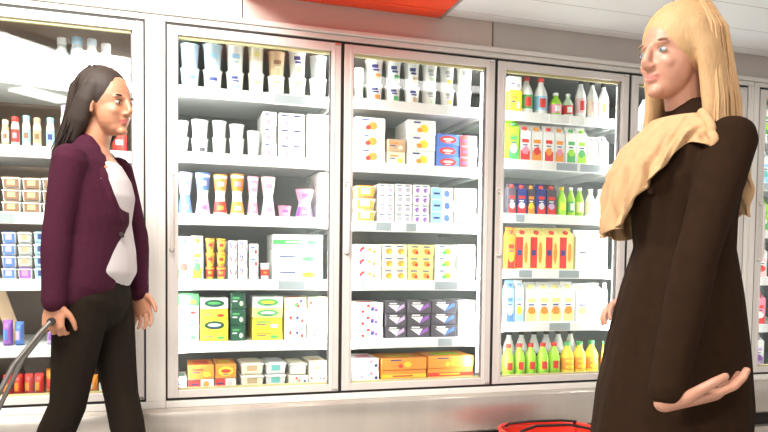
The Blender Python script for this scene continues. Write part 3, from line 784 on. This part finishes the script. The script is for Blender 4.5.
def face_parts(M, body, iris, browmat):
    sk = pm('eye_white', (.50,.47,.45), .3); ir = pm('iris_'+iris, dict(brown=(.08,.035,.015), blue=(.12,.22,.32))[iris], .2); pu = pm('pupil_black', (.005,.005,.005), .15)
    for s_ in (-1, 1):
        q = MB(); c = M @ V((.0755, s_*.030, -.001)); q2 = MB()
        ball(q2, (0,0,0), (.0070,.0125,.0058), None, 16)
        e = q2.build('eye', sk, body, smooth=True); e.matrix_local = Matrix.Translation(c) @ M.to_3x3().to_4x4()
        q3 = MB(); ball(q3, (.0050,0,0), (.0028,.0054,.0054), None, 14, 0); ball(q3, (.0070,0,0), (.0014,.0022,.0022), None, 10, 1)
        q3.build('iris', [ir, pu], e, smooth=True)
        q4 = MB(); pts = [M @ V((.0845-.0045*abs(t)*1.2-.003*(t+1)*.5, s_*(.031+t*.017), .0205+.003*(1-t*t))) for t in (-1,-.5,0,.5,1)]
        q4.tube(pts, [.0015,.0028,.003,.0024,.001], 8); q4.build('eyebrow', browmat, body, smooth=True)
        q5 = MB(); pts = [M @ V((.0852-.003*t*t-.002*(t+1), s_*(.031+t*.0125), .0045+.0035*(1-t*t)-.001)) for t in (-1,-.5,0,.5,1)]
        q5.tube(pts, [.0008,.0016,.0018,.0016,.0008], 6); q5.build('eyelashes', browmat, body, smooth=True)
def lips_paint(M, n0=0, n1=1):
    inv = M.inverted()
    def f(c):
        p = inv @ V(c); return n1 if (p.x > .074 and (p.y/.0215)**2+((p.z+.0610)/.0085)**2 < 1) else n0
    return f
def strands(q, roots, rng, n, r=.0022):
    """locks of hair: each follows a guide path with its own wander"""
    for i in range(n):
        g = rng.choice(roots); ph = rng.uniform(0, 6.3); off = V((rng.uniform(-1,1), rng.uniform(-1,1), rng.uniform(-1,1)))
        pts = [p + off*w + V((math.sin(ph+j*1.3), math.cos(ph+j*1.1), 0))*.004*(j/len(g)) for j, (p, w) in enumerate(g)]
        q.tube(pts, [r*.8]+[r]*(len(pts)-2)+[r*.4], 5)

skin1 = pm('skin_tan', (.42,.19,.11), .45, noise=.05, nscale=30); skin2 = pm('skin_fair', (.50,.25,.17), .45, noise=.05, nscale=30)
lip1 = pm('lips_rose', (.45,.12,.10), .4, noise=.05); lip2 = pm('lips_pale', (.55,.20,.17), .4, noise=.05)
plum = pm('plum_wool', (.042,.008,.020), .9, noise=.22, nscale=60, spec=.12); trou = pm('brown_black_cloth', (.013,.009,.006), .95, noise=.25, nscale=50, spec=.12)
blou = pm('white_cotton', (.48,.45,.46), .8, noise=.05, spec=.12); shoe = pm('black_leather', (.02,.018,.016), .35, noise=.1)
hair1 = pm('dark_brown_hair', (.020,.011,.007), .7, noise=.35, nscale=60, stretch=(4,4,.6)); hair2 = pm('golden_blonde_hair', (.50,.31,.15), .65, noise=.3, nscale=60, stretch=(4,4,.6))
coatm = pm('dark_brown_coat', (.022,.0105,.005), .95, noise=.25, nscale=40, spec=.12); shawlm = pm('tan_wool', (.52,.33,.18), .85, noise=.14, nscale=50, spec=.12)

def arm(q, sh, el, wr, r=(.050,.040,.034,.026), off=0.0):
    sh, el, wr = V(sh), V(el), V(wr)
    pts = [sh, sh.lerp(el,.35), sh.lerp(el,.8), el, el.lerp(wr,.25), el.lerp(wr,.7), wr]
    rr = [r[0], r[0]*.95, r[1]*1.02, r[1], r[1]*1.02, r[2]*.92, r[3]]
    etube(q, pts, [x+off for x in rr], [x*.95+off for x in rr], side=(0,1,0), n=18)
def leg(q, hip, kn, an, off=0.0, lo=1.0):
    hip, kn, an = V(hip), V(kn), V(an); end = kn.lerp(an, lo)
    pts = [hip, hip.lerp(kn,.35), hip.lerp(kn,.75), kn, kn.lerp(end,.3), kn.lerp(end,.7), end]
    rr = [.082,.076,.060,.053,.054,.044,.036]
    etube(q, pts, [x+off for x in rr], [x*1.02+off for x in rr], side=(0,1,0), n=20)
def foot(q, an, toe, s=1.0, off=0.0):
    an, toe = V(an), V(toe); d = (toe-an); heel = an - d.normalized()*.045 + V((0,0,-.045))
    up = V((0,0,1))
    etube(q, [an+V((0,0,.02)), an+V((0,0,-.03))], [.034+off]*2, [.036+off]*2, n=14)
    etube(q, [heel, heel.lerp(toe,.4)+V((0,0,.012)), heel.lerp(toe,.8), toe], [.030+off,.034+off,.042+off,.028+off], [.030+off,.034+off,.022+off,.014+off], side=(0,1,0), n=16)
def torso(q, st, n=28, fold=None, caps=True):
    """st: (x, y, z, half depth, half width)"""
    etube(q, [(a,b,c) for a,b,c,_,_ in st], [w for *_, w in st], [d for *_, d, _ in st], side=(0,1,0), n=n, fold=fold, caps=caps)

# ---- woman in the plum jacket, striding to the right by the leftmost door
P1 = empty('person', (-.235, -.45, 0), -.40)
tag(P1, 'dark-haired person in plum jacket and dark trousers striding past leftmost fridge door', 'person')
M1 = head_matrix((.045, 0, 1.492), -.25, .06)
A1 = dict(near=((0,-.155,1.280),(-.030,-.180,1.035),(-.035,-.195,.815)), far=((0,.165,1.285),(.05,.205,1.045),(.075,.175,.835)))
q = MB()
torso(q, [(0,0,.80,.085,.128),(0,0,.88,.092,.135),(0,0,.98,.078,.110),(0,0,1.08,.082,.118),(.003,0,1.18,.092,.132),(0,0,1.26,.090,.155),(-.005,0,1.31,.060,.115),(0,0,1.345,.048,.055)])
etube(q, [(-.005,0,1.31),(.005,0,1.36),(.02,0,1.43)], [.050,.046,.047], [.050,.046,.050], n=18)
head(q, M1)
for k in A1: arm(q, *A1[k])
hand(q, A1['near'][2], (-.04,-.04,-1), (0,1,0), (1,0,.0), 2.6)
hand(q, A1['far'][2], (.25,.0,-1), (0,-1,0), (1,0,.2), 1.2)
L1 = dict(near=((0,-.080,.83),(-.055,-.085,.455),(-.20,-.09,.135)), far=((0,.075,.83),(.060,.070,.465),(.140,.065,.085)))
for k in L1: leg(q, *L1[k])
foot(q, L1['near'][2], (-.09,-.09,.022)); foot(q, L1['far'][2], (.30,.065,.05))
body1 = fuse(q, 'body', [skin1, lip1], P1, .0038, 5, .5, lips_paint(M1))
face_parts(M1, body1, 'brown', hair1)
q = MB()
torso(q, [(.010,.01,.920,.120,.152),(.012,.01,.94,.118,.150),(.014,.01,.98,.114,.142),(.012,0,1.08,.104,.138),(.014,0,1.17,.116,.146),(.008,0,1.215,.108,.146)])
fuse(q, 'blouse', [blou], P1, .006, 5)
q = MB(); fold1 = lambda a, t: 1+.007*math.sin(5*a+9*t)+.004*math.sin(11*a-14*t)
torso(q, [(-.028,-.026,.835,.112,.158),(-.012,-.028,.88,.116,.156),(-.002,-.028,.95,.112,.144),(.004,-.022,1.03,.112,.142),(.008,-.020,1.10,.116,.146),(-.006,-.028,1.18,.112,.154),(-.016,-.012,1.26,.096,.166),(-.014,0,1.315,.066,.128),(-.012,0,1.345,.055,.075)], fold=fold1)
for k in A1: arm(q, *A1[k], r=(.046,.037,.033,.028), off=.013)
# turned-down lapels along the open front
for s_ in (-1, 1):
    etube(q, [(.03,s_*.060,1.325),(.082,s_*.070-.01,1.235),(.104,s_*.050-.03,1.165),(.118,s_*.020-.03,1.09)], [.012,.022,.018,.010], [.010,.010,.010,.010], side=(0,1,0), n=12)
jk = fuse(q, 'jacket', [plum], P1, .006, 4)
q = MB(); q.lathe([(.008,-.003),(.011,-.001),(.011,.001),(.008,.003)], 14); bt = q.build('button', hair1, jk, smooth=True); bt.location = (.120,-.045,1.04); bt.rotation_euler = (math.radians(65),0,math.radians(70))
q = MB()
torso(q, [(0,0,.79,.104,.152),(0,0,.88,.108,.156),(0,0,.955,.098,.138),(0,0,.985,.095,.132)])
for k in L1: leg(q, *L1[k], off=.006, lo=.96)
fuse(q, 'trousers', [trou], P1, .006, 4)
q = MB(); torso(q, [(0,0,.925,.106,.148),(0,0,.955,.104,.142)], caps=False); q.build('belt', shoe, P1, smooth=True)
for k, toe in (('near',(-.09,-.09,.022)), ('far',(.30,.065,.05))):
    q = MB(); foot(q, L1[k][2], toe, off=.006); fuse(q, 'shoe', [shoe], P1, .005, 3)
# hair: parted crown and a dark bob blown back behind the face
rng = random.Random(3)
q = MB(); ball(q, (-.026,0,.036), (.098,.088,.096), M1, 26)
for s_ in (-1, 1): etube(q, [M1 @ V(p) for p in ((.0,s_*.066,.055),(-.02,s_*.082,.0),(-.045,s_*.080,-.065),(-.075,s_*.072,-.135))], [.030,.034,.036,.022], [.022,.020,.022,.014], side=(1,0,0), n=14)
etube(q, [M1 @ V(p) for p in ((-.07,0,.05),(-.10,0,-.02),(-.115,0,-.09),(-.14,0,-.155))], [.075,.082,.080,.055], [.035,.036,.034,.02], side=(0,1,0), n=18)
h1 = fuse(q, 'hair', [hair1], P1, .005, 3)
guides = []
for i in range(26):
    a = rng.uniform(-2.5, 2.5) ; ca, sa = math.cos(a), math.sin(a)
    # a=0 is the back of the head
    pts = [(V((-.026-.085*ca*.5, .080*sa*.55, .12)), .003), (V((-.03-.098*ca, .090*sa, .05)), .003), (V((-.04-.100*max(ca,-.1), .094*sa, -.04)), .006), (V((-.075-.085*max(ca,-.05), .085*sa, -.12)), .012), (V((-.12-.075*max(ca,0), .07*sa, -.185)), .02)]
    if abs(a) > 1.9: continue
    guides.append([(M1 @ p, w) for p, w in pts])
q = MB(); strands(q, guides, rng, 240, .0024); q.build('hair_locks', hair1, h1, smooth=True)

# ---- blonde woman in the long dark coat, walking left close to the camera
P2 = empty('person', (1.235, -1.63, 0), math.pi)
tag(P2, 'blonde person in long dark brown coat and tan shawl walking left, nearest the camera', 'person')
M2 = head_matrix((.03, 0, 1.476), .12, .05)
A2 = dict(near=((-.01,.145,1.250),(.13,.200,.965),(.210,.218,.685)), far=((0,-.150,1.255),(-.10,-.190,1.03),(-.022,-.165,.855)))
q = MB()
torso(q, [(-.004,0,.78,.088,.128),(-.004,0,.86,.092,.132),(-.004,0,.96,.076,.108),(0,0,1.06,.080,.115),(.003,0,1.16,.092,.130),(0,0,1.235,.090,.148),(-.005,0,1.285,.060,.108),(0,0,1.32,.048,.055)])
etube(q, [(-.005,0,1.29),(.0,0,1.34),(.01,0,1.415)], [.048,.044,.045], [.050,.046,.050], n=18)
head(q, M2)
for k in A2: arm(q, *A2[k])
hand(q, V(A2['near'][2])+V((-.012,.004,-.022)), (-.90,.27,.16), (-.25,-.2,.9), (.05,.9,.2), .85, 1.12)
hand(q, V(A2['far'][2])+V((.006,0,-.004)), (1,-.12,-.02), (0,.4,-1), (0,1,.2), 1.6)
L2 = dict(near=((0,.082,.82),(.09,.085,.455),(.12,.085,.085)), far=((0,-.082,.82),(-.06,-.085,.44),(-.22,-.085,.13)))
for k in L2: leg(q, *L2[k])
foot(q, L2['near'][2], (.27,.085,.022)); foot(q, L2['far'][2], (-.11,-.085,.022))
body2 = fuse(q, 'body', [skin2, lip2], P2, .0038, 5, .5, lips_paint(M2))
face_parts(M2, body2, 'blue', pm('light_brown_brow', (.25,.15,.08), .6))
q = MB(); fold2 = lambda a, t: 1+(.055*(1-t)**1.3)*math.sin(7*a+2*t)+.014*math.sin(13*a-9*t)
torso(q, [(.030,0,.40,.205,.210),(.022,0,.50,.185,.200),(.014,0,.62,.172,.205),(.006,0,.76,.148,.190),(-.002,0,.90,.122,.166),(-.008,0,1.0,.102,.140),(-.004,0,1.08,.108,.144),(-.002,0,1.17,.122,.158),(-.004,0,1.24,.104,.160),(-.008,0,1.29,.072,.118),(-.01,0,1.325,.060,.075)], n=56, fold=fold2)
for k in A2: arm(q, *A2[k], r=(.046,.034,.032,.027), off=.013)
coat = fuse(q, 'coat', [coatm], P2, .006, 3)
q = MB()
for s_ in (-1, 1): etube(q, [(-.055,s_*.04,1.335),(.0,s_*.072,1.318),(.07,s_*.055,1.24),(.115,s_*.028,1.13)], [.014,.022,.026,.012], [.008]*4, side=(0,0,1), n=12)
fuse(q, 'collar', [coatm], P2, .005, 3)
q = MB()
for k in L2: leg(q, *L2[k], off=.010, lo=.95)
fuse(q, 'trousers', [trou], P2, .006, 3)
for k, toe in (('near',(.27,.085,.022)), ('far',(-.11,-.085,.022))):
    q = MB(); foot(q, L2[k][2], toe, off=.006); fuse(q, 'shoe', [shoe], P2, .005, 3)
# shawl wound over the far shoulder and the chest
prof_ = [(1.318,.064,.082,.082),(1.295,.080,.118,.125),(1.265,.104,.150,.195),(1.20,.134,.160,.228),(1.12,.142,.160,.240),(1.04,.146,.158,.240),(.96,.148,.155,.238)]
def shawl_r(z, ph):
    for a, b in zip(prof_[:-1], prof_[1:]):
        if z >= b[0]: break
    k = min(1, max(0, (a[0]-z)/(a[0]-b[0]))); hd, hn, hf = [a[i]+(b[i]-a[i])*k for i in (1,2,3)]
    hw = hn if math.sin(ph) > 0 else hf
    return 1/math.sqrt((math.cos(ph)/hd)**2+(math.sin(ph)/hw)**2)
def smooth01(t): t = min(1, max(0, t)); return t*t*(3-2*t)
q = MB(); NA, NZ = 150, 46; outer = []; inner = []
for i in range(NA+1):
    ph = math.radians(-205+i/NA*275)
    d = math.degrees(ph)
    zb = 1.035+.20*smooth01((d+35)/95)+.05*smooth01((-d-110)/90)+.010*math.sin(9*ph)
    zt = 1.318
    for jx in range(NZ+1):
        t = jx/NZ; z = zt+(zb-zt)*t; rr = shawl_r(z, ph)
        f_ = t**.7*(.010*math.sin(10*ph+9*t)+.006*math.sin(19*ph-7*t+1)+.004*math.sin(31*ph+17*t))
        for lst, o2 in ((outer, .016), (inner, .009)):
            lst.append((-.006+(rr+o2+f_)*math.cos(ph), (rr+o2+f_)*math.sin(ph), z))
NN = NZ+1; fo = [(i*NN+j, (i+1)*NN+j, (i+1)*NN+j+1, i*NN+j+1) for i in range(NA) for j in range(NZ)]
L0 = len(outer); fs = fo + [tuple(L0+k for k in f[::-1]) for f in fo]
bd = [i*NN for i in range(NA+1)] + [NA*NN+j for j in range(1, NN)] + [i*NN+NZ for i in range(NA-1, -1, -1)] + [j for j in range(NZ-1, 0, -1)]
fs += [(bd[k], bd[(k+1) % len(bd)], L0+bd[(k+1) % len(bd)], L0+bd[k]) for k in range(len(bd))]
q.add(outer+inner, fs); shw = q.build('shawl', shawlm, P2, smooth=True)
q = MB(); q.tube([V(outer[NA*NN+j])+V((.002,.002,0)) for j in range(0, NN, 3)], .011, 10); q.build('rolled_edge', shawlm, shw, smooth=True)
rng = random.Random(5)
q = MB(); ball(q, (-.024,0,.034), (.104,.090,.100), M2, 26)
for s_ in (-1, 1): etube(q, [M2 @ V(p) for p in ((.005,s_*.066,.055),(-.015,s_*.084,.0),(-.03,s_*.086,-.08),(-.025,s_*.095,-.17),(.0,s_*.10,-.26))], [.032,.036,.040,.036,.016], [.022,.020,.022,.018,.010], side=(1,0,0), n=14)
etube(q, [M2 @ V(p) for p in ((-.07,0,.05),(-.105,0,-.03),(-.120,0,-.12),(-.125,0,-.22),(-.12,0,-.30))], [.075,.085,.095,.10,.06], [.036,.036,.030,.025,.012], side=(0,1,0), n=18)
h2 = fuse(q, 'hair', [hair2], P2, .005, 3)
guides = []
for i in range(30):
    a = rng.uniform(-1.95, 1.95); ca, sa = math.cos(a), math.sin(a); f_ = max(ca, -.15)
    pts = [(V((-.026-.05*ca, .05*sa, .130)), .003), (V((-.03-.105*ca*.9, .092*sa, .05)), .003), (V((-.035-.108*f_, .096*sa, -.04)), .006), (V((-.035-.106*f_, .104*sa, -.13)), .010), (V((-.02-.115*f_, .115*sa, -.22)), .014), (V((-.0-.125*f_, .125*sa, -.31)), .02)]
    guides.append([(M2 @ p, w) for p, w in pts])
q = MB(); strands(q, guides, rng, 340, .0026); q.build('hair_locks', hair2, h2, smooth=True)

# ---- pull-along trolley trailing from the plum woman's hand
T = empty('pull_trolley', (-.66, -.70, 0), 0)
tag(T, 'grey tubular pull-along trolley trailing behind the person in the plum jacket', 'trolley')
tr = pm('grey_tube', (.16,.15,.14), .35, .6, noise=.06)
hw = P1.matrix_basis @ V((-.037,-.202,.755)); o_ = V(T.location)
hx = (P1.matrix_basis.to_3x3() @ V((0,1,0))) if False else V((0,1,0))
g = hw - o_
q = MB(); 
q.tube([g+V((0,-.045,0)), g+V((0,.045,0))], .012, 12); q.build('grip', gap_m, T, smooth=True)
for s_, nm in ((-1,'near'),(1,'far')):
    q = MB(); q.tube([g+V((0,s_*.045,0)), g+V((-.03,s_*.06,-.035)), g+V((-.10,s_*.085,-.13)), V((.03,s_*.12,.22)), V((.0,s_*.12,.12))], .0075, 10)
    q.build('handle_tube', tr, T, smooth=True)
    q = MB(); q.lathe([(.055,-.012),(.062,-.010),(.062,.010),(.055,.012)], 28); w_ = q.build('wheel', gap_m, T, smooth=True); w_.location = (0,s_*.15,.062); w_.rotation_euler = (math.pi/2,0,0)
    q = MB(); q.lathe([(.018,-.014),(.022,-.014),(.022,.014),(.018,.014)], 16); q.build('hub', tr, w_, smooth=True)
q = MB(); q.tube([(0,-.14,.062),(0,.14,.062)], .006, 8); q.build('axle', tr, T, smooth=True)
q = MB(); 
def bagring(z, x0, x1, y): return [(x0,-y,z),(x1,-y,z),(x1,y,z),(x0,y,z)]
rs = [bagring(.10,-.20,-.012,.12), bagring(.30,-.24,-.012,.14), bagring(.42,-.25,-.03,.14)]
q.add(sum(rs, []), [(3,2,1,0)]+[(j*4+i, j*4+(i+1)%4, j*4+4+(i+1)%4, j*4+4+i) for j in range(2) for i in range(4)]+[(8,9,10,11)])
q.build('canvas_bag', pm('dark_canvas', (.06,.055,.05), .85, noise=.2), T, bevel=.02)

# ---- red hand basket on the floor in front of the fourth door
B = empty('shopping_basket', (1.665, -.31, 0), -.12)
tag(B, 'red plastic shopping basket on the floor before third and fourth doors', 'basket')
bred = pm('basket_red', (.75,.04,.02), .35, noise=.05)
def se(a, rx, ry, p=.55):
    c, s_ = math.cos(a), math.sin(a); return rx*math.copysign(abs(c)**p, c), ry*math.copysign(abs(s_)**p, s_)
q = MB(); n = 48; st = [(.185,.125,.002),(.190,.130,.01),(.215,.150,.195),(.212,.147,.195),(.186,.126,.014)]
vs = []
for rx, ry, z in st:
    for k in range(n): x, y = se(2*math.pi*k/n, rx, ry, .75); vs.append((x,y,z))
fs = [(j*n+k, j*n+(k+1)%n, (j+1)*n+(k+1)%n, (j+1)*n+k) for j in range(len(st)-1) for k in range(n)]+[tuple(range(n-1,-1,-1)), tuple((len(st)-1)*n+k for k in range(n))]
q.add(vs, fs); q.build('basket_body', bred, B, smooth=True)
q = MB(); q.tube([(*se(2*math.pi*k/n, .222, .157, .75), .205+.012*math.cos(2*math.pi*k/n)**2*0) for k in range(n)], .010, 10, closed=True); q.build('rim', bred, B, smooth=True)
for s_ in (-1, 1):
    q = MB(); q.tube([(-.17,s_*.10,.208),(-.165,s_*.075,.224),(-.08,s_*.045,.238),(.08,s_*.045,.238),(.165,s_*.075,.224),(.17,s_*.10,.208)], .006, 8); q.build('handle', gap_m, B, smooth=True)
